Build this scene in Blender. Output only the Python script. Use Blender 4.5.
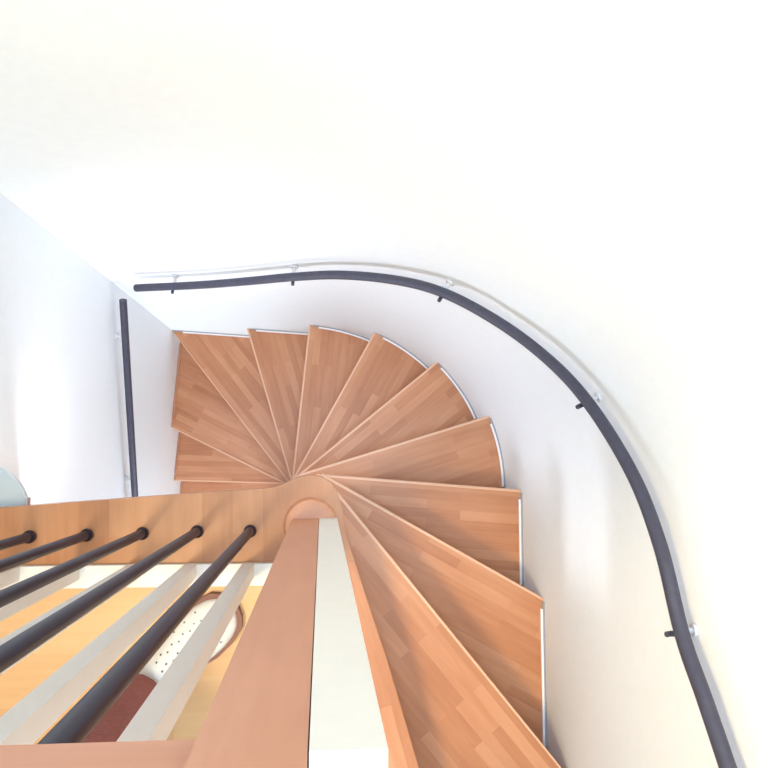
import bpy, bmesh, math, random
from mathutils import Vector, Matrix
random.seed(4)
for o in list(bpy.data.objects): bpy.data.objects.remove(o, do_unlink=True)
S = bpy.context.scene
COL = S.collection

# ------------------------------------------------------------------ camera
cam = bpy.data.objects.new('camera', bpy.data.cameras.new('camera'))
COL.objects.link(cam)
cam.data.sensor_width = 36.0
cam.data.sensor_fit = 'HORIZONTAL'
cam.data.lens = 36.0 * 740.0 / 768.0
cam.data.clip_start = 0.02
Rm = Matrix(((0.99656231, -0.00740341, -0.08251512),
             (0.0, 0.99599914, -0.08936287),
             (0.08284658, 0.08905566, 0.9925752)))
cam.matrix_world = Matrix.Translation((0, 0, 1.39)) @ Rm.to_4x4()
S.camera = cam

# ------------------------------------------------------------------ world, lights, exposure
S.view_settings.view_transform = 'Standard'
S.view_settings.look = 'None'
S.view_settings.gamma = 1.0
S.view_settings.use_curve_mapping = False
S.view_settings.exposure = 0.23
W = bpy.data.worlds.new('sky'); S.world = W
W.use_nodes = True
bg = W.node_tree.nodes['Background']
bg.inputs['Color'].default_value = (0.86, 0.93, 1.0, 1)
bg.inputs['Strength'].default_value = 1.0


def area(name, loc, target, sx, sy, power, color, spread=180):
    l = bpy.data.lights.new(name, 'AREA')
    l.shape = 'RECTANGLE'; l.size = sx; l.size_y = sy
    l.energy = power; l.color = color; l.spread = math.radians(spread)
    o = bpy.data.objects.new(name, l); COL.objects.link(o)
    o.location = loc
    d = Vector(target) - Vector(loc)
    o.rotation_euler = d.to_track_quat('-Z', 'Y').to_euler()
    return o


area('skylight', (0.06, -0.12, 3.72), (-0.02, 0.0, 0), 0.75, 1.0, 52, (0.66, 0.85, 1.0))
area('landing_wall_light', (-0.60, -0.42, 1.95), (0.5, -0.3, 0.15), 0.4, 0.4, 16, (1.0, 0.77, 0.40), 112)
area('lower_stair_fill', (-0.2, -1.25, -1.35), (-0.1, 0.3, -1.6), 0.9, 0.9, 20, (0.82, 0.93, 1.0))  # added unseen fill that brightens the lower treads and walls

# ------------------------------------------------------------------ helpers


def tag(o, label=None, cat=None, group=None, kind=None):
    if label: o['label'] = label
    if cat: o['category'] = cat
    if group: o['group'] = group
    if kind: o['kind'] = kind
    return o


def empty(name, loc, label, cat, group=None):
    o = bpy.data.objects.new(name, None); COL.objects.link(o)
    o.location = loc
    o.empty_display_size = 0.05
    return tag(o, label, cat, group)


def link(name, bm, mat, parent=None, smooth=False, angle=None):
    bmesh.ops.recalc_face_normals(bm, faces=bm.faces[:])
    me = bpy.data.meshes.new(name)
    bm.to_mesh(me); bm.free()
    if smooth or angle:
        for p in me.polygons: p.use_smooth = True
        if angle and hasattr(me, 'set_sharp_from_angle'):
            me.set_sharp_from_angle(angle=math.radians(angle))
    o = bpy.data.objects.new(name, me); COL.objects.link(o)
    if mat: me.materials.append(mat)
    if parent:
        o.parent = parent
        # geometry is written in world space: keep it there
        w = parent
        off = Vector((0, 0, 0))
        while w:
            off += Vector(w.location); w = w.parent
        o.location = -off if parent.parent is None else Vector((0, 0, 0))
    return o


def box(bm, x0, x1, y0, y1, z0, z1):
    v = [bm.verts.new((x, y, z)) for z in (z0, z1) for y in (y0, y1) for x in (x0, x1)]
    fs = [(0, 1, 3, 2), (4, 5, 7, 6), (0, 1, 5, 4), (1, 3, 7, 5), (3, 2, 6, 7), (2, 0, 4, 6)]
    for f in fs: bm.faces.new([v[i] for i in f])
    return v


def bevel(bm, w, seg=2, zmin=None):
    es = [e for e in bm.edges if e.is_manifold and e.calc_face_angle(0) > 0.6]
    if zmin is not None:
        es = [e for e in es if all(v.co.z > zmin for v in e.verts)]
    bmesh.ops.bevel(bm, geom=es, offset=w, segments=seg, affect='EDGES', profile=0.5, clamp_overlap=True)


def prism(bm, pts, z0, z1):
    lo = [bm.verts.new((p[0], p[1], z0)) for p in pts]
    hi = [bm.verts.new((p[0], p[1], z1)) for p in pts]
    n = len(pts)
    bm.faces.new(lo[::-1]); bm.faces.new(hi)
    for i in range(n):
        j = (i + 1) % n
        bm.faces.new((lo[i], lo[j], hi[j], hi[i]))


def tube(bm, pts, r, n=16, cap=True, radii=None):
    pts = [Vector(p) for p in pts]
    rings = []
    up = None
    for i, p in enumerate(pts):
        if i == 0: t = pts[1] - p
        elif i == len(pts) - 1: t = p - pts[-2]
        else: t = (pts[i + 1] - p).normalized() + (p - pts[i - 1]).normalized()
        t.normalize()
        if up is None:
            up = Vector((0, 0, 1)) if abs(t.z) < 0.9 else Vector((0, 1, 0))
        a = t.cross(up).normalized()
        b = a.cross(t).normalized()
        up = b
        rr = radii[i] if radii else r
        rings.append([bm.verts.new(p + a * (math.cos(2 * math.pi * k / n) * rr) + b * (math.sin(2 * math.pi * k / n) * rr)) for k in range(n)])
    for i in range(len(rings) - 1):
        for k in range(n):
            l = (k + 1) % n
            bm.faces.new((rings[i][k], rings[i][l], rings[i + 1][l], rings[i + 1][k]))
    if cap:
        bm.faces.new(rings[0][::-1]); bm.faces.new(rings[-1])


def lathe(bm, prof, c, n=32, a0=0.0, a1=2 * math.pi):
    full = abs(a1 - a0 - 2 * math.pi) < 1e-6
    m = n if full else n + 1
    rings = []
    for r, z in prof:
        if r < 1e-6:
            rings.append([bm.verts.new((c[0], c[1], c[2] + z))])
        else:
            rings.append([bm.verts.new((c[0] + r * math.cos(a0 + (a1 - a0) * k / n), c[1] + r * math.sin(a0 + (a1 - a0) * k / n), c[2] + z)) for k in range(m)])
    for A, B in zip(rings, rings[1:]):
        for k in range(n):
            l = (k + 1) % m
            if len(A) == 1 and len(B) == 1: continue
            if len(A) == 1: bm.faces.new((A[0], B[l], B[k]))
            elif len(B) == 1: bm.faces.new((A[k], A[l], B[0]))
            else: bm.faces.new((A[k], A[l], B[l], B[k]))


def uv_plan(o, org, ang, s=1.0):
    """UV in metres: u along a plan direction, v across it."""
    me = o.data
    uv = me.uv_layers.new(name='UVMap')
    c, sn = math.cos(ang), math.sin(ang)
    for p in me.polygons:
        nz = abs(p.normal.z)
        for li in p.loop_indices:
            co = me.vertices[me.loops[li].vertex_index].co
            x, y = co.x - org[0], co.y - org[1]
            u = x * c + y * sn
            v = -x * sn + y * c
            if nz < 0.5: v = co.z + v
            uv.data[li].uv = (u * s, v * s)


def uv_vert(o):
    me = o.data
    uv = me.uv_layers.new(name='UVMap')
    for p in me.polygons:
        for li in p.loop_indices:
            co = me.vertices[me.loops[li].vertex_index].co
            uv.data[li].uv = (co.z, co.x + co.y)


# ------------------------------------------------------------------ materials


def mat(name):
    m = bpy.data.materials.new(name); m.use_nodes = True
    nt = m.node_tree
    return m, nt, nt.nodes['Principled BSDF']


def plain(name, col, rough=0.5, metal=0.0, noise=0.0, scale=40, bump=0.0, spec=0.5):
    m, nt, b = mat(name)
    b.inputs['Roughness'].default_value = rough
    b.inputs['Metallic'].default_value = metal
    b.inputs['Specular IOR Level'].default_value = spec
    tc = nt.nodes.new('ShaderNodeTexCoord')
    n = nt.nodes.new('ShaderNodeTexNoise'); n.inputs['Scale'].default_value = scale
    n.inputs['Detail'].default_value = 4
    nt.links.new(tc.outputs['Object'], n.inputs['Vector'])
    r = nt.nodes.new('ShaderNodeValToRGB')
    r.color_ramp.elements[0].position = 0.3; r.color_ramp.elements[1].position = 0.7
    r.color_ramp.elements[0].color = [c * (1 - noise) for c in col] + [1]
    r.color_ramp.elements[1].color = [min(1, c * (1 + noise)) for c in col] + [1]
    nt.links.new(n.outputs['Fac'], r.inputs['Fac'])
    nt.links.new(r.outputs['Color'], b.inputs['Base Color'])
    if bump:
        bp = nt.nodes.new('ShaderNodeBump'); bp.inputs['Strength'].default_value = bump
        bp.inputs['Distance'].default_value = 0.002
        nt.links.new(n.outputs['Fac'], bp.inputs['Height'])
        nt.links.new(bp.outputs['Normal'], b.inputs['Normal'])
    return m


def wood(name, c_dark, c_mid, c_light, stave_w=0.024, stave_l=0.24, rough=0.38, mortar=0.0):
    m, nt, b = mat(name)
    L = nt.links.new
    b.inputs['Roughness'].default_value = rough
    b.inputs['Specular IOR Level'].default_value = 0.35
    uv = nt.nodes.new('ShaderNodeUVMap'); uv.uv_map = 'UVMap'
    br = nt.nodes.new('ShaderNodeTexBrick')
    br.inputs['Scale'].default_value = 1.0
    br.inputs['Brick Width'].default_value = stave_l
    br.inputs['Row Height'].default_value = stave_w
    br.inputs['Mortar Size'].default_value = mortar
    br.inputs['Bias'].default_value = 0.0
    br.inputs['Color1'].default_value = (0, 0, 0, 1)
    br.inputs['Color2'].default_value = (1, 1, 1, 1)
    br.inputs['Mortar'].default_value = (0.3, 0.3, 0.3, 1)
    br.offset = 0.37
    L(uv.outputs['UV'], br.inputs['Vector'])
    # long grain
    mp = nt.nodes.new('ShaderNodeMapping'); mp.inputs['Scale'].default_value = (6, 70, 1)
    L(uv.outputs['UV'], mp.inputs['Vector'])
    n1 = nt.nodes.new('ShaderNodeTexNoise'); n1.inputs['Scale'].default_value = 1.0
    n1.inputs['Detail'].default_value = 5; n1.inputs['Roughness'].default_value = 0.6
    L(mp.outputs['Vector'], n1.inputs['Vector'])
    mp2 = nt.nodes.new('ShaderNodeMapping'); mp2.inputs['Scale'].default_value = (5, 14, 1)
    L(uv.outputs['UV'], mp2.inputs['Vector'])
    n2 = nt.nodes.new('ShaderNodeTexNoise'); n2.inputs['Scale'].default_value = 1.0
    n2.inputs['Detail'].default_value = 3
    L(mp2.outputs['Vector'], n2.inputs['Vector'])
    # sum: stave tint + grain
    a = nt.nodes.new('ShaderNodeMath'); a.operation = 'MULTIPLY_ADD'
    L(br.outputs['Color'], a.inputs[0]); a.inputs[1].default_value = 0.34
    g = nt.nodes.new('ShaderNodeMath'); g.operation = 'MULTIPLY'
    L(n1.outputs['Fac'], g.inputs[0]); g.inputs[1].default_value = 0.46
    L(g.outputs[0], a.inputs[2])
    a2 = nt.nodes.new('ShaderNodeMath'); a2.operation = 'MULTIPLY_ADD'
    L(n2.outputs['Fac'], a2.inputs[0]); a2.inputs[1].default_value = 0.45; L(a.outputs[0], a2.inputs[2])
    r = nt.nodes.new('ShaderNodeValToRGB')
    e = r.color_ramp.elements
    e[0].position = 0.26; e[0].color = c_dark + (1,)
    e[1].position = 0.88; e[1].color = c_light + (1,)
    k = e.new(0.58); k.color = c_mid + (1,)
    L(a2.outputs[0], r.inputs['Fac'])
    L(r.outputs['Color'], b.inputs['Base Color'])
    bp = nt.nodes.new('ShaderNodeBump'); bp.inputs['Strength'].default_value = 0.08
    bp.inputs['Distance'].default_value = 0.001
    L(n1.outputs['Fac'], bp.inputs['Height']); L(bp.outputs['Normal'], b.inputs['Normal'])
    return m


M_WALL = plain('wall_plaster', (0.87, 0.92, 0.97), 0.9, noise=0.012, scale=60, bump=0.15, spec=0.2)
M_TREAD = wood('tread_wood', (0.37, 0.142, 0.062), (0.49, 0.208, 0.10), (0.58, 0.28, 0.15))
M_NOSE_HIGHLIGHT = wood('nosing_highlight', (0.66, 0.38, 0.24), (0.73, 0.44, 0.29), (0.78, 0.50, 0.34), 0.06, 0.5)  # paler than the treads: edge highlight put into the colour
M_RISER = wood('riser_wood', (0.36, 0.15, 0.075), (0.46, 0.21, 0.12), (0.55, 0.28, 0.17))
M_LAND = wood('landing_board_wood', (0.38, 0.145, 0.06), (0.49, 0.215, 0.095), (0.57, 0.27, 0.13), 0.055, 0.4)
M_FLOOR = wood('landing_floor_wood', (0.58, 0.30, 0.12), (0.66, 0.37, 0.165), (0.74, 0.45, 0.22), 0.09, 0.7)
M_POST = wood('newel_wood', (0.52, 0.225, 0.125), (0.60, 0.28, 0.165), (0.67, 0.34, 0.21), 0.5, 3.0)
M_BLACK = plain('black_metal', (0.012, 0.012, 0.030), 0.42, 0.2, 0.1, 90)
M_RAIL = plain('dark_grey_rail', (0.05, 0.05, 0.08), 0.5, 0.1, 0.12, 80)
M_WHITE = plain('white_paint', (0.86, 0.81, 0.75), 0.5, noise=0.01, scale=50)
M_CREAM = plain('cream_white_paint', (0.80, 0.765, 0.70), 0.5, noise=0.015, scale=50)
M_TRIM = plain('white_trim', (0.90, 0.90, 0.92), 0.5, noise=0.01)
M_ARM = plain('pale_bracket_metal', (0.66, 0.66, 0.70), 0.45, 0.0, 0.03)
M_EDGE_LINE = plain('grey_edge_line', (0.32, 0.33, 0.38), 0.7)
M_STEEL = plain('bracket_steel', (0.55, 0.56, 0.58), 0.35, 0.7, 0.05)

# ------------------------------------------------------------------ wall line in plan
PL = [Vector((-0.835, -2.4)), Vector((-0.6065, 0.483)), Vector((-0.05, 0.45))]


def bez(p0, p1, p2, p3, n):
    out = []
    for i in range(1, n + 1):
        t = i / n; u = 1 - t
        out.append(Vector((u**3 * p0[0] + 3 * u * u * t * p1[0] + 3 * u * t * t * p2[0] + t**3 * p3[0],
                           u**3 * p0[1] + 3 * u * u * t * p1[1] + 3 * u * t * t * p2[1] + t**3 * p3[1])))
    return out


ARC = bez((-0.05, 0.45), (0.262, 0.431), (0.524, 0.205), (0.524, -0.104), 40)
PL += ARC + [Vector((0.524, -2.4))]
CUM = [0.0]
for a, b in zip(PL, PL[1:]): CUM.append(CUM[-1] + (b - a).length)


def wall_at(s, off=0.0):
    """point on the wall line, moved `off` metres into the stairwell"""
    for i in range(len(PL) - 1):
        if s <= CUM[i + 1] or i == len(PL) - 2:
            t = (s - CUM[i]) / (CUM[i + 1] - CUM[i])
            p = PL[i].lerp(PL[i + 1], t)
            d = (PL[i + 1] - PL[i]).normalized()
            return p + Vector((d.y, -d.x)) * off
    return PL[-1]


def wall_s(q):
    best = (9, 0)
    for i in range(len(PL) - 1):
        d = PL[i + 1] - PL[i]
        t = max(0, min(1, (q - PL[i]).dot(d) / d.length_squared))
        dd = (PL[i] + d * t - q).length
        if dd < best[0]: best = (dd, CUM[i] + t * d.length)
    return best[1]


def wall_pts(s0, s1, off):
    ss = [s0] + [c for c in CUM if s0 + 0.004 < c < s1 - 0.004] + [s1]
    return [wall_at(s, off) for s in ss]


ZB, ZT = -2.56, 3.8


def wall_mesh(name, pts, th=0.12):
    bm = bmesh.new()
    n = len(pts)
    outer = []
    for i, p in enumerate(pts):
        d = (pts[min(i + 1, n - 1)] - pts[max(i - 1, 0)]).normalized()
        outer.append(p - Vector((d.y, -d.x)) * th)
    cols = []
    for p, q in zip(pts, outer):
        cols.append([bm.verts.new((p.x, p.y, ZB)), bm.verts.new((p.x, p.y, ZT)), bm.verts.new((q.x, q.y, ZT)), bm.verts.new((q.x, q.y, ZB))])
    for A, B in zip(cols, cols[1:]):
        for k in range(4):
            l = (k + 1) % 4
            bm.faces.new((A[k], B[k], B[l], A[l]))
    bm.faces.new(cols[0]); bm.faces.new(cols[-1][::-1])
    o = link(name, bm, M_WALL, angle=30)
    tag(o, kind='structure')
    return o


wall_mesh('wall_left', PL[:2])
wall_mesh('wall_back', PL[1:3])
wall_mesh('wall_curved', PL[2:43])
wall_mesh('wall_right', PL[42:])
bm = bmesh.new(); box(bm, -0.95, 0.64, -2.52, -2.4, ZB, ZT)
tag(link('wall_front', bm, M_WALL), kind='structure')
bm = bmesh.new(); box(bm, -0.96, 0.66, -2.52, 0.62, ZB - 0.12, ZB)
o = link('floor_lower', bm, M_FLOOR); uv_plan(o, (0, 0), 0.0); tag(o, kind='structure')
# ceiling with a skylight opening over the stairwell
bm = bmesh.new()
box(bm, -0.95, 0.64, -2.52, -0.7, ZT, ZT + 0.1)
box(bm, -0.95, -0.62, -0.7, 0.62, ZT, ZT + 0.1)
box(bm, 0.5, 0.64, -0.7, 0.62, ZT, ZT + 0.1)
box(bm, -0.62, 0.5, 0.45, 0.62, ZT, ZT + 0.1)
tag(link('ceiling', bm, M_WALL), kind='structure')

# ------------------------------------------------------------------ landing
R_ = 0.18
EDGE = [(0.041, -0.145), (0.125, -0.395), (0.179, -0.574), (0.38, -1.22), (0.522, -1.42)]   # right-hand edge, towards the stairs
FRONT = [(-0.655, -0.109), (-0.573, -0.1026), (-0.3, -0.083), (-0.09, -0.069)]
ROUND = [(-0.066, -0.060), (-0.047, -0.050), (-0.022, -0.045), (0.0, -0.049), (0.018, -0.061), (0.030, -0.080), (0.038, -0.108)]
board = FRONT + ROUND + EDGE[:1] + [(0.0605, -0.203), (-0.664, -0.203)]
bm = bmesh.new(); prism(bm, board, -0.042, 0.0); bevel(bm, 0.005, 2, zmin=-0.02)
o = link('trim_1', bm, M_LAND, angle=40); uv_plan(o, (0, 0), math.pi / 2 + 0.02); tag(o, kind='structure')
floor_poly = [(-0.664, -0.2035), (0.0, -0.2035), (0.0, -0.6), (0.1, -0.66), (0.3, -1.27), (0.45, -1.45), (0.52, -1.47), (0.52, -2.395), (-0.83, -2.395)]
bm = bmesh.new(); prism(bm, floor_poly, -0.2, 0.0)
o = link('floor', bm, M_FLOOR); uv_plan(o, (0, 0), 0.0); tag(o, kind='structure')
# nosing board of the landing along the stairs
edge_in = [(0.46, -1.45), (0.30, -1.27), (0.1005, -0.66), (0.0005, -0.6), (0.0005, -0.2035), (0.041, -0.2035)]
nose = [(0.0605, -0.2035)] + EDGE[1:] + [(0.522, -1.469)] + edge_in[:-1]
bm = bmesh.new(); prism(bm, nose, -0.042, 0.0005); bevel(bm, 0.004, 2, zmin=-0.02)
o = link('trim_2', bm, M_TREAD, angle=40); uv_plan(o, (0, 0), -1.3); tag(o, kind='structure')

# ------------------------------------------------------------------ staircase
tips = {-2: (-0.685, -0.60), -1: (-0.668, -0.37), 0: (-0.649, -0.135), 1: (-0.624, 0.094), 2: (-0.6065, 0.478), 3: (-0.29, 0.4655), 4: (-0.051, 0.45),
        5: (0.175, 0.4056), 6: (0.361, 0.283), 7: (0.4775, 0.099), 8: (0.523, -0.104), 9: (0.523, -0.348), 10: (0.523, -0.684), 11: (0.522, -1.42)}
inn = {-2: (-0.19, -0.48), -1: (-0.19, -0.33), 0: (-0.17, -0.150), 1: (-0.148, -0.146), 2: (-0.1358, -0.126), 3: (-0.120, -0.1036), 4: (-0.1026, -0.069),
       5: (-0.0825, -0.0677), 6: (-0.0552, -0.0598), 7: (-0.0255, -0.0551), 8: (0.0152, -0.0633), 9: (0.0186, -0.0644), 10: (0.0336, -0.087)}
ext = {k: 0.05 for k in inn}
ext[7] = 0.04; ext[8] = 0.03; ext[9] = 0.02; ext[10] = 0.02
T = {k: Vector(v) for k, v in tips.items()}
I = {}
for k, v in inn.items():
    v = Vector(v); d = (v - T[k]).normalized()
    I[k] = v + d * (ext[k] if k >= 0 else 0.0)
stairs = empty('staircase', (0.0, -0.2, ZB), 'winding wooden staircase with fan-shaped treads between white plastered walls', 'staircase')
for k in range(-1, 11):
    z = -(11 - k) * R_
    s0, s1 = wall_s(T[k]), (wall_s(T[k + 1]) if k < 10 else wall_s(Vector((0.524, -1.42))))
    back = 0.03
    d0 = (T[k] - I[k]).normalized()
    if k < 10:
        d1 = (T[k + 1] - I[k + 1]).normalized()
        i1 = I[k + 1]
        # back edge runs under the next nosing
        nrm = Vector((d1.y, -d1.x))
        b_in, b_s = i1 + nrm * 0.02, s1 + 0.034
    else:
        b_in, b_s = Vector((0.09, -0.65)), s1 + 0.02
    wp = wall_pts(s0 + 0.006, b_s, 0.0015)
    nin = Vector((d0.y, -d0.x))
    poly = [I[k] + nin * 0.006] + wp
    if k == 10:
        poly += [Vector((0.34, -1.27)), Vector((0.12, -0.60)), Vector((0.052, -0.25)), Vector((0.01, -0.13))]
    else:
        poly += [b_in, Vector((-0.05, -0.15))]
    bm = bmesh.new(); prism(bm, poly, z - 0.038, z)
    t = link('tread', bm, M_TREAD, stairs, angle=50)
    uv_plan(t, (I[k].x + random.uniform(-3, 3), I[k].y + random.uniform(-.5, .5)), math.atan2(d0.y, d0.x))
    # rounded front edge of the tread, its highlight painted in as paler wood
    wt = wall_at(s0, 0.0015)
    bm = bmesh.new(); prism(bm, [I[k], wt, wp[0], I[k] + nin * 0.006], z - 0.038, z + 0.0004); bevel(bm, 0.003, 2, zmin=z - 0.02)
    ns = link('nosing', bm, M_NOSE_HIGHLIGHT, t, angle=50); uv_plan(ns, (I[k].x, I[k].y), math.atan2(d0.y, d0.x))
    ns['label'] = 'nosing with painted highlight along the front edge of the tread'
    # strip at the wall end
    ts0, ts1 = s0 + (0.036 if k < 6 else 0.024), s1 - 0.0005
    if k == 1: ts1 = s1 - 0.03
    ri = wall_pts(ts0, ts1, 0.0090); ro = wall_pts(ts0, ts1, 0.0012)
    if k == 2:
        ts0 = s0 + 0.05
        ri = wall_pts(ts0, ts1, 0.0090); ro = wall_pts(ts0, ts1, 0.0012)
    bm = bmesh.new(); prism(bm, [Vector(p) for p in ri] + [Vector(p) for p in ro[::-1]], z - 0.001, z + 0.006)
    tr = link('edge_trim', bm, M_TRIM if k >= 2 else M_RISER, t)
    tr['label'] = 'thin white trim along the wall end of the tread' if k >= 2 else 'brown trim along the wall end of the tread'
    if k >= 2:
        bm = bmesh.new(); prism(bm, wall_pts(ts0 - 0.016 if k > 2 else ts0 - 0.045, ts1, 0.0042) + wall_pts(ts0 - 0.016 if k > 2 else ts0 - 0.045, ts1, 0.0004)[::-1], z - 0.001, z + 0.0085)
        link('edge_line', bm, M_EDGE_LINE, t)['label'] = 'thin grey line against the wall'  # narrow grey strip on the wall side of the white trim
    if k < 2: uv_plan(tr, (0, 0), math.pi / 2)
    # riser standing at the back of the tread
    if k < 10:
        a, b_ = i1 + nrm * 0.03 + d1 * 0.03, wall_at(s1 + 0.040, 0.003)
        dd = (b_ - a).normalized(); pn = Vector((dd.y, -dd.x))
        bm = bmesh.new(); prism(bm, [a, b_, b_ + pn * 0.012, a + pn * 0.012], z - 0.03, z + R_ - 0.0385)
        r = link('riser', bm, M_RISER, stairs); uv_plan(r, (0, 0), math.atan2(dd.y, dd.x))
# top riser under the landing nosing
bm = bmesh.new(); prism(bm, [(0.075, -0.30), (0.152, -0.58), (0.14, -0.583), (0.063, -0.303)], -R_ + 0.0, -0.043)
r = link('riser', bm, M_RISER, stairs); uv_plan(r, (0, 0), -1.4)
# centre spine that carries the inner ends
bm = bmesh.new()
sp = [(-0.19, -0.35)] + [(-0.19, -0.182), (-0.07, -0.165)] + [(-0.055 + 0.04 * math.cos(a), -0.15 + 0.04 * math.sin(a)) for a in [math.radians(d) for d in range(110, -91, -20)]] + [(-0.055, -0.35)]
prism(bm, sp, ZB, -0.2)
c = link('centre_spine', bm, M_RISER, stairs); uv_vert(c)

# ------------------------------------------------------------------ balustrade
bal = empty('balustrade', (-0.3, -0.148, 0.0), 'stair railing of round black bars under a wooden handrail with newel post', 'railing')
bm = bmesh.new(); box(bm, -0.668, -0.048, -0.181, -0.131, 1.034, 1.08); bevel(bm, 0.006, 3)
h = link('handrail', bm, M_POST, bal, angle=40); uv_plan(h, (0, 0), 0.0)
bm = bmesh.new(); box(bm, -0.0535, -0.0052, -0.19, -0.1245, 0.0, 1.13); bevel(bm, 0.007, 2)
n = link('newel_post', bm, M_POST, bal, angle=40); uv_vert(n); n['label'] = 'square wooden newel post'
bm = bmesh.new(); box(bm, -0.0045, 0.0282, -0.19, -0.1235, 0.0, 1.071); bevel(bm, 0.002, 2)
n = link('white_post', bm, M_CREAM, bal, angle=40); n['label'] = 'white painted post side by side with the wooden newel'
# round foot of the newel
bm = bmesh.new(); lathe(bm, [(0.0, 0.0005), (0.05, 0.0005), (0.05, 0.006), (0.046, 0.012), (0.038, 0.014), (0.0, 0.014)], (-0.020, -0.137, 0.0), 40)
n = link('newel_foot', bm, M_POST, bal, angle=40); uv_plan(n, (0, 0), 0.3)
for x, y in [(-0.130, -0.1465), (-0.225, -0.1465), (-0.322, -0.149), (-0.419, -0.151), (-0.518, -0.153), (-0.615, -0.154)]:
    bm = bmesh.new(); tube(bm, [(x, y, 0.0), (x, y, 0.5), (x, y, 1.036)], 0.0082, 18)
    b = link('baluster', bm, M_BLACK, bal, angle=50)
    bm = bmesh.new(); lathe(bm, [(0.0, 0.0), (0.0095, 0.0), (0.0112, 0.004), (0.0118, 0.009), (0.0112, 0.014), (0.0095, 0.018), (0.007, 0.0205), (0.0, 0.021)], (x, y, 0.0), 20)
    f = link('foot_collar', bm, M_BLACK, b, angle=50)

# white slatted guard behind the black bars
grd = empty('slat_guard', (-0.3, -0.22, 0.0), 'white slatted guard standing behind the black bars on the landing', 'guard rail')
bm = bmesh.new(); box(bm, -0.67, 0.02, -0.243, -0.204, 0.0005, 0.014); bevel(bm, 0.002, 1)
link('bottom_rail', bm, M_WHITE, grd)
bm = bmesh.new(); box(bm, -0.67, 0.02, -0.238, -0.2, 1.0, 1.03); bevel(bm, 0.003, 2)
link('top_rail', bm, M_WHITE, grd)
for i in range(7):
    x = -0.030 - 0.102 * i
    bm = bmesh.new(); box(bm, x - 0.011, x + 0.011, -0.228, -0.2042, 0.013, 1.002); bevel(bm, 0.003, 2)
    link('slat', bm, M_WHITE, grd, angle=40)

# ------------------------------------------------------------------ wall handrails


def smooth_path(pts, n=10):
    P = [Vector(p) for p in pts]
    P = [P[0] * 2 - P[1]] + P + [P[-1] * 2 - P[-2]]
    out = []
    for i in range(1, len(P) - 2):
        for k in range(n):
            t = k / n
            a, b, c, d = P[i - 1], P[i], P[i + 1], P[i + 2]
            out.append(0.5 * ((2 * b) + (c - a) * t + (2 * a - 5 * b + 4 * c - d) * t * t + (3 * b - a - 3 * c + d) * t**3))
    out.append(P[-2])
    return out


def ray(px, py):
    v = Rm @ Vector(((px - 384) / 740, -(py - 384) / 740, -1))
    return Vector((v.x / -v.z, v.y / -v.z))


def rail_point(px, py, off):
    """height at which the rail, `off` from the wall, is seen along this direction"""
    r = ray(px, py)
    lo, hi = 0.3, 3.5
    best = None
    for i in range(600):
        D = lo + (hi - lo) * i / 599
        q = r * D
        s = wall_s(q)
        w = wall_at(s)
        dist = (q - w).dot(wall_at(s, 1.0) - w)
        e = abs(dist - off)
        if best is None or e < best[0]: best = (e, D, q, s)
    e, D, q, s = best
    return Vector((q.x, q.y, 1.39 - D)), s


def bracket(rail, p, s, lug=True):
    """small arm from the wall under the rail with a round wall plate"""
    w = wall_at(s)
    nrm = wall_at(s, 1.0) - w
    q = Vector((p.x, p.y, p.z - 0.012))
    wz = p.z - 0.03
    bm = bmesh.new()
    tube(bm, smooth_path([(w.x + nrm.x * 0.003, w.y + nrm.y * 0.003, wz), (w.x + nrm.x * 0.02, w.y + nrm.y * 0.02, wz), (q.x, q.y, wz + 0.012), (q.x, q.y, q.z + 0.006)], 6), 0.004, 10)
    b = link('bracket', bm, M_ARM, rail, angle=50); b['label'] = 'pale metal bracket'
    bm = bmesh.new()
    tube(bm, [(w.x + nrm.x * 0.001, w.y + nrm.y * 0.001, wz), (w.x + nrm.x * 0.006, w.y + nrm.y * 0.006, wz)], 0.009, 20)
    link('wall_plate', bm, M_ARM, b, angle=50)
    if not lug: return
    # lug that shows on the stair side of the rail
    bm = bmesh.new()
    tube(bm, smooth_path([(q.x, q.y, q.z), (q.x + nrm.x * 0.010, q.y + nrm.y * 0.010, q.z - 0.001), (q.x + nrm.x * 0.017, q.y + nrm.y * 0.017, q.z + 0.002)], 4), 0.004, 10)
    link('lug', bm, M_RAIL, b, angle=50)


OFF = 0.036
seq = [(136, 288), (200, 285), (250, 281), (293, 277), (340, 275), (395, 280), (444, 293), (500, 323), (550, 361), (590, 405), (632, 473), (660, 545), (682, 634), (705, 700), (728, 768), (742, 810)]
pts = [rail_point(x, y, OFF) for x, y in seq]
# continue straight up beyond the frame
last, prev = pts[-1][0], pts[-3][0]
dirv = (last - prev).normalized()
path = [p for p, s in pts] + [Vector((pts[-1][0].x, last.y + dirv.y * t, last.z + dirv.z * t)) for t in (0.25, 0.6)]
rail = empty('wall_handrail', tuple(pts[0][0]), 'long curved dark grey handrail sweeping round the white wall above the treads', 'handrail', None)
pp = smooth_path(path, 8)
bm = bmesh.new(); tube(bm, pp, 0.0104, 18)
link('rail_bar', bm, M_RAIL, rail, angle=50)
for x, y in [(172, 286), (293, 277), (444, 293), (588, 403), (682, 636)]:
    p, s = rail_point(x, y, OFF); bracket(rail, p, s)

seq = [(123, 300), (127, 365), (131, 430), (135, 497), (139, 560)]
pts = [rail_point(x, y, 0.036) for x, y in seq]
# keep it straight: first and last
a, b = pts[0][0], pts[3][0]
path = [a + (b - a) * (i / 8) for i in range(14)]
rail2 = empty('wall_handrail', tuple(a), 'short straight dark grey handrail on the left wall beside the lowest visible treads', 'handrail', None)
bm = bmesh.new(); tube(bm, path, 0.0108, 18)
link('rail_bar', bm, M_RAIL, rail2, angle=50)
for t in (0.16, 0.9):
    p = a + (b - a) * t
    bracket(rail2, p, wall_s(Vector((p.x, p.y))), False)

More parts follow.
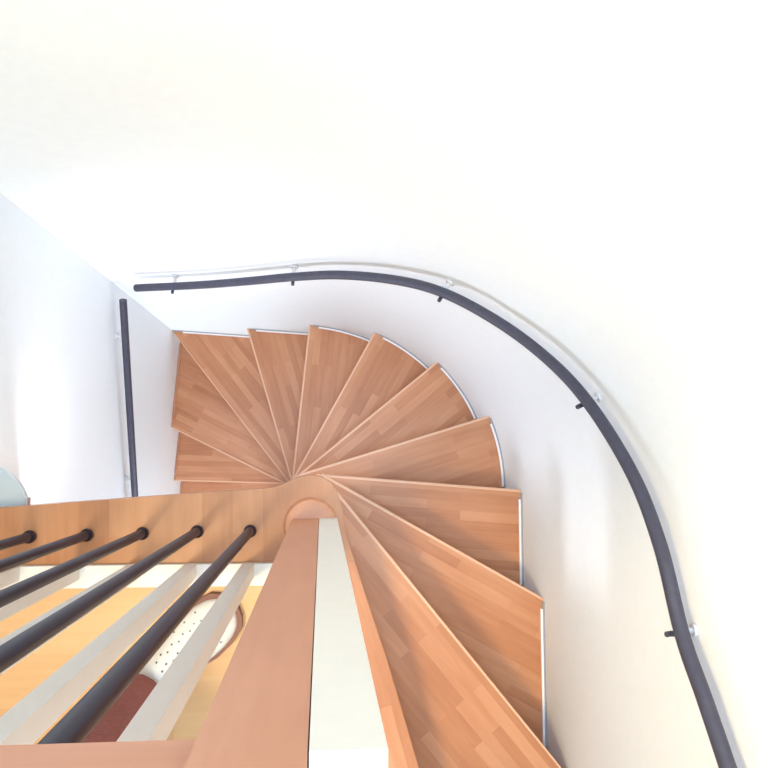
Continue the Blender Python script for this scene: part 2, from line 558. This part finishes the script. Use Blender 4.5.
# ------------------------------------------------------------------ wall lamp at the left edge
M_GLASS, nt, b = mat('frosted_lamp_glass')
b.inputs['Base Color'].default_value = (0.62, 0.70, 0.74, 1); b.inputs['Roughness'].default_value = 0.45
cx, cy, cz = -0.647, -0.12, -0.06
lamp = empty('wall_lamp', (cx, cy, cz - 0.09), 'pale grey rounded wall lamp on the left wall just above the landing edge', 'lamp')
bm = bmesh.new()
prof = [(0.1 * math.cos(a), -0.08 * math.sin(a)) for a in [math.radians(d) for d in range(0, 91, 9)]]
prof = [(0.096, 0.0), (0.0985, 0.002)] + prof
lathe(bm, [(0.0, 0.0)] + prof, (cx, cy, cz), 28, -math.pi / 2, math.pi / 2)
link('lamp_shade', bm, M_GLASS, lamp, smooth=False, angle=40)
bm = bmesh.new(); box(bm, cx + 0.0945, cx + 0.099, cy + 0.012, cy + 0.032, cz - 0.012, cz + 0.004); bevel(bm, 0.001, 1)
link('clip', bm, M_STEEL, lamp)
area('curved_wall_fill', (-0.53, -0.13, -0.16), (0.42, 0.22, -0.95), 0.12, 0.12, 3.4, (0.86, 0.91, 1.0))  # added fill for the curved wall and treads, hidden below the landing board

# ------------------------------------------------------------------ person on the landing (only a foot and lower leg show)
M_SKIN = plain('skin', (0.72, 0.45, 0.34), 0.55, noise=0.04, scale=30)
M_TROUSER = plain('maroon_trousers', (0.27, 0.085, 0.075), 0.9, noise=0.12, scale=160, bump=0.3)
M_SHIRT = plain('grey_shirt', (0.45, 0.46, 0.5), 0.9, noise=0.08, scale=140, bump=0.3)
M_SHOE = plain('white_leather', (0.76, 0.75, 0.72), 0.55, noise=0.02, scale=120)
M_SOLE = plain('brown_sole', (0.22, 0.09, 0.06), 0.6, noise=0.05)
M_HOLE = plain('shoe_eyelet', (0.12, 0.13, 0.12), 0.7)
M_HAIR = plain('dark_hair', (0.05, 0.03, 0.02), 0.6, noise=0.2, scale=120)


def skinned(name, verts, edges, radii, m, parent, root=0, sub=2):
    me = bpy.data.meshes.new(name)
    off = Vector(parent.location)
    me.from_pydata([Vector(v) - off for v in verts], edges, [])
    o = bpy.data.objects.new(name, me); COL.objects.link(o); o.parent = parent
    me.materials.append(m)
    md = o.modifiers.new('skin', 'SKIN')
    md.use_smooth_shade = True
    for i, sv in enumerate(me.skin_vertices[0].data):
        r = radii[i]
        sv.radius = r if isinstance(r, tuple) else (r, r)
        sv.use_root = (i == root)
    sb = o.modifiers.new('sub', 'SUBSURF'); sb.levels = sub; sb.render_levels = sub
    return o


person = empty('person', (-0.25, -0.6, 0.0), 'person in maroon trousers and white perforated shoe standing behind the bars', 'person')
AK = Vector((-0.312, -0.415, 0.085)); AK2 = Vector((-0.14, -0.80, 0.085))
F1 = Vector((0.74, 0.67, 0)).normalized(); F2 = Vector((0.35, 0.93, 0)).normalized()
vb, eb, rb = [], [], []


def V(p, r, link_to=None):
    vb.append(Vector(p)); rb.append(r)
    if link_to is not None: eb.append((link_to, len(vb) - 1))
    return len(vb) - 1


pel = V((-0.24, -0.74, 0.93), 0.115)
wst = V((-0.24, -0.74, 1.08), 0.105, pel)
chs = V((-0.235, -0.72, 1.26), 0.125, wst)
nkb = V((-0.23, -0.70, 1.43), 0.062, chs)
nck = V((-0.225, -0.675, 1.50), 0.052, nkb)
hd0 = V((-0.22, -0.65, 1.56), 0.075, nck)
hd1 = V((-0.215, -0.64, 1.64), 0.088, hd0)
hd2 = V((-0.215, -0.65, 1.70), 0.07, hd1)
nos = V((-0.207, -0.556, 1.612), 0.006, hd0)
for sx, ak in ((-1, AK), (1, AK2)):
    hip = V((-0.24 + sx * 0.085, -0.74, 0.88), 0.088, pel)
    kn = V((ak.x + 0.0, ak.y - (0.045 if sx < 0 else -0.03), 0.49), 0.057, hip)
    cf = V((ak.x, ak.y - 0.02, 0.34), 0.053, kn)
    an = V((ak.x, ak.y, 0.095), 0.035, cf)
    V(Vector((ak.x, ak.y, 0.05)), 0.028, an)
# arms with hands
SH = {-1: (Vector((-0.41, -0.70, 1.38)), Vector((-0.49, -0.80, 1.11)), Vector((-0.485, -0.73, 0.87)), Vector((0.0, 0.2, -1.0))),
      1: (Vector((-0.06, -0.72, 1.38)), Vector((-0.02, -0.80, 1.11)), Vector((0.005, -0.73, 0.87)), Vector((0.05, 0.2, -1.0)))}
for sx in (-1, 1):
    s_, e_, w_, hd = SH[sx]
    hd = hd.normalized()
    side = Vector((0, 1, 0))
    side = (side - hd * side.dot(hd)).normalized()
    a = V(s_, 0.058, chs); b2 = V(s_.lerp(e_, .5), 0.047, a); c2 = V(e_, 0.041, b2); d2 = V(e_.lerp(w_, .4), 0.04, c2)
    w2 = V(w_, 0.026, d2)
    pm = V(w_ + hd * 0.045, (0.034, 0.018), w2)
    dn = side.cross(hd); dn = dn if dn.z < 0 or sx > 0 else -dn
    for i, ln in enumerate((0.068, 0.076, 0.07, 0.055)):
        o_ = side * (0.027 - 0.018 * i)
        k1 = V(w_ + hd * 0.09 + o_, 0.0095, pm)
        k2 = V(w_ + hd * (0.09 + ln * .5) + o_ + dn * 0.004, 0.0085, k1)
        k3 = V(w_ + hd * (0.09 + ln * .95) + o_ + dn * 0.018, 0.007, k2)
    t1 = V(w_ + hd * 0.035 + side * 0.035, 0.0115, pm)
    t2 = V(w_ + hd * 0.065 + side * 0.052, 0.0095, t1)
    t3 = V(w_ + hd * 0.088 + side * 0.057 + dn * 0.006, 0.008, t2)
skinned('body', vb, eb, rb, M_SKIN, person)
# hair
bm = bmesh.new()
bmesh.ops.create_uvsphere(bm, u_segments=24, v_segments=16, radius=0.1)
for v in bm.verts:
    v.co.x *= 0.93; v.co.z *= 1.08
    if v.co.y > 0.02 and v.co.z < 0.06: v.co.y = 0.02 + (v.co.y - 0.02) * 0.1
    v.co += Vector((-0.217, -0.672, 1.66))
link('hair', bm, M_HAIR, person, smooth=True)
# eyes
for sx in (-1, 1):
    bm = bmesh.new(); bmesh.ops.create_uvsphere(bm, u_segments=12, v_segments=8, radius=0.010)
    for v in bm.verts: v.co += Vector((-0.213 + sx * 0.032, -0.571, 1.637))
    link('eye', bm, M_HAIR, person, smooth=True)
# trousers
tv = [Vector((-0.24, -0.74, 1.04)), Vector((-0.24, -0.74, 0.93))]; te = [(0, 1)]; trd = [0.135, 0.155]
for sx, ak in ((-1, AK), (1, AK2)):
    b0 = len(tv)
    tv += [Vector((-0.24 + sx * 0.085, -0.74, 0.85)), Vector((ak.x, ak.y - (0.05 if sx < 0 else -0.03), 0.50)), Vector((ak.x, ak.y - 0.022, 0.32)), Vector((ak.x, ak.y - 0.008, 0.17)), Vector((ak.x + 0.012, ak.y + 0.012, 0.06))]
    trd += [0.105, 0.078, 0.062, 0.056, 0.058]
    te += [(1, b0), (b0, b0 + 1), (b0 + 1, b0 + 2), (b0 + 2, b0 + 3), (b0 + 3, b0 + 4)]
skinned('trousers', tv, te, trd, M_TROUSER, person)
# shirt
sv = [Vector((-0.24, -0.74, 0.86)), Vector((-0.24, -0.74, 1.1)), Vector((-0.235, -0.72, 1.27)), Vector((-0.23, -0.705, 1.40))]
se = [(0, 1), (1, 2), (2, 3)]; sr = [0.185, 0.15, 0.148, 0.07]
for sx in (-1, 1):
    s_, e_, w_, hd = SH[sx]
    b0 = len(sv); sv += [s_, s_.lerp(e_, .5), s_.lerp(e_, .9)]; sr += [0.07, 0.06, 0.056]; se += [(2, b0), (b0, b0 + 1), (b0 + 1, b0 + 2)]
skinned('shirt', sv, se, sr, M_SHIRT, person)


def shoe(ak, F):
    """perforated slip-on: sole, upper with rounded toe, rows of eyelets"""
    Sd = Vector((F.y, -F.x, 0))
    heel = ak - F * 0.065; heel.z = 0
    L = 0.272
    prof = [(0.0, 0.020), (0.03, 0.031), (0.08, 0.033), (0.14, 0.036), (0.19, 0.046), (0.225, 0.045), (0.252, 0.037), (0.266, 0.021), (L, 0.004)]
    hgt = [0.075, 0.09, 0.09, 0.082, 0.062, 0.05, 0.042, 0.034, 0.022]

    def ring(scale, off):
        return [heel + F * (t + off * (1 if t > .13 else -1)) + Sd * (w + scale) for t, w in prof] + [heel + F * (t + off * (1 if t > .13 else -1)) - Sd * (w + scale) for t, w in prof[::-1]]
    bm = bmesh.new(); prism(bm, ring(0.005, 0.006), 0.0005, 0.022); bevel(bm, 0.004, 2)
    root = None
    sole = None
    # upper
    bm2 = bmesh.new()
    rows = []
    n = 12
    for (t, w), hh in zip(prof, hgt):
        row = []
        for i in range(n + 1):
            a = math.pi * i / n
            x = w * math.cos(a)
            z = 0.02 + (hh - 0.02) * (max(0.0, math.sin(a)) ** 0.75)
            row.append(bm2.verts.new(heel + F * t + Sd * x + Vector((0, 0, z))))
        rows.append(row)
    for A, B in zip(rows, rows[1:]):
        for i in range(n): bm2.faces.new((A[i], A[i + 1], B[i + 1], B[i]))
    bm2.faces.new(rows[0]); bm2.faces.new(rows[-1][::-1])
    up = link('shoe', bm2, M_SHOE, person, smooth=True)
    md = up.modifiers.new('sub', 'SUBSURF'); md.levels = 2; md.render_levels = 2
    sole = link('sole', bm, M_SOLE, up, angle=40); sole['label'] = 'brown shoe sole'
    bm = bmesh.new()
    for r in range(9):
        for c in range(-4, 5):
            if (r + c) % 2: continue
            t = 0.13 + r * 0.0115
            x = c * 0.0085 + (0.002 if r % 2 else -0.002)
            for j in range(len(prof) - 1):
                if prof[j][0] <= t <= prof[j + 1][0]:
                    f = (t - prof[j][0]) / (prof[j + 1][0] - prof[j][0])
                    w = prof[j][1] + f * (prof[j + 1][1] - prof[j][1]); hh = hgt[j] + f * (hgt[j + 1] - hgt[j])
            z = 0.02 + (hh - 0.02) * (max(0, 1 - (x / w) ** 2) ** 0.375)
            lathe(bm, [(0.0, -0.004), (0.0017, -0.004), (0.0017, 0.001), (0.0, 0.0012)], heel + F * t + Sd * x + Vector((0, 0, z - 0.001)), 10)
    ey = link('eyelets', bm, M_HOLE, up, angle=40); ey['kind'] = 'stuff'; ey['label'] = 'small dark perforations'
    return up


shoe(AK, F1)
shoe(AK2, F2)
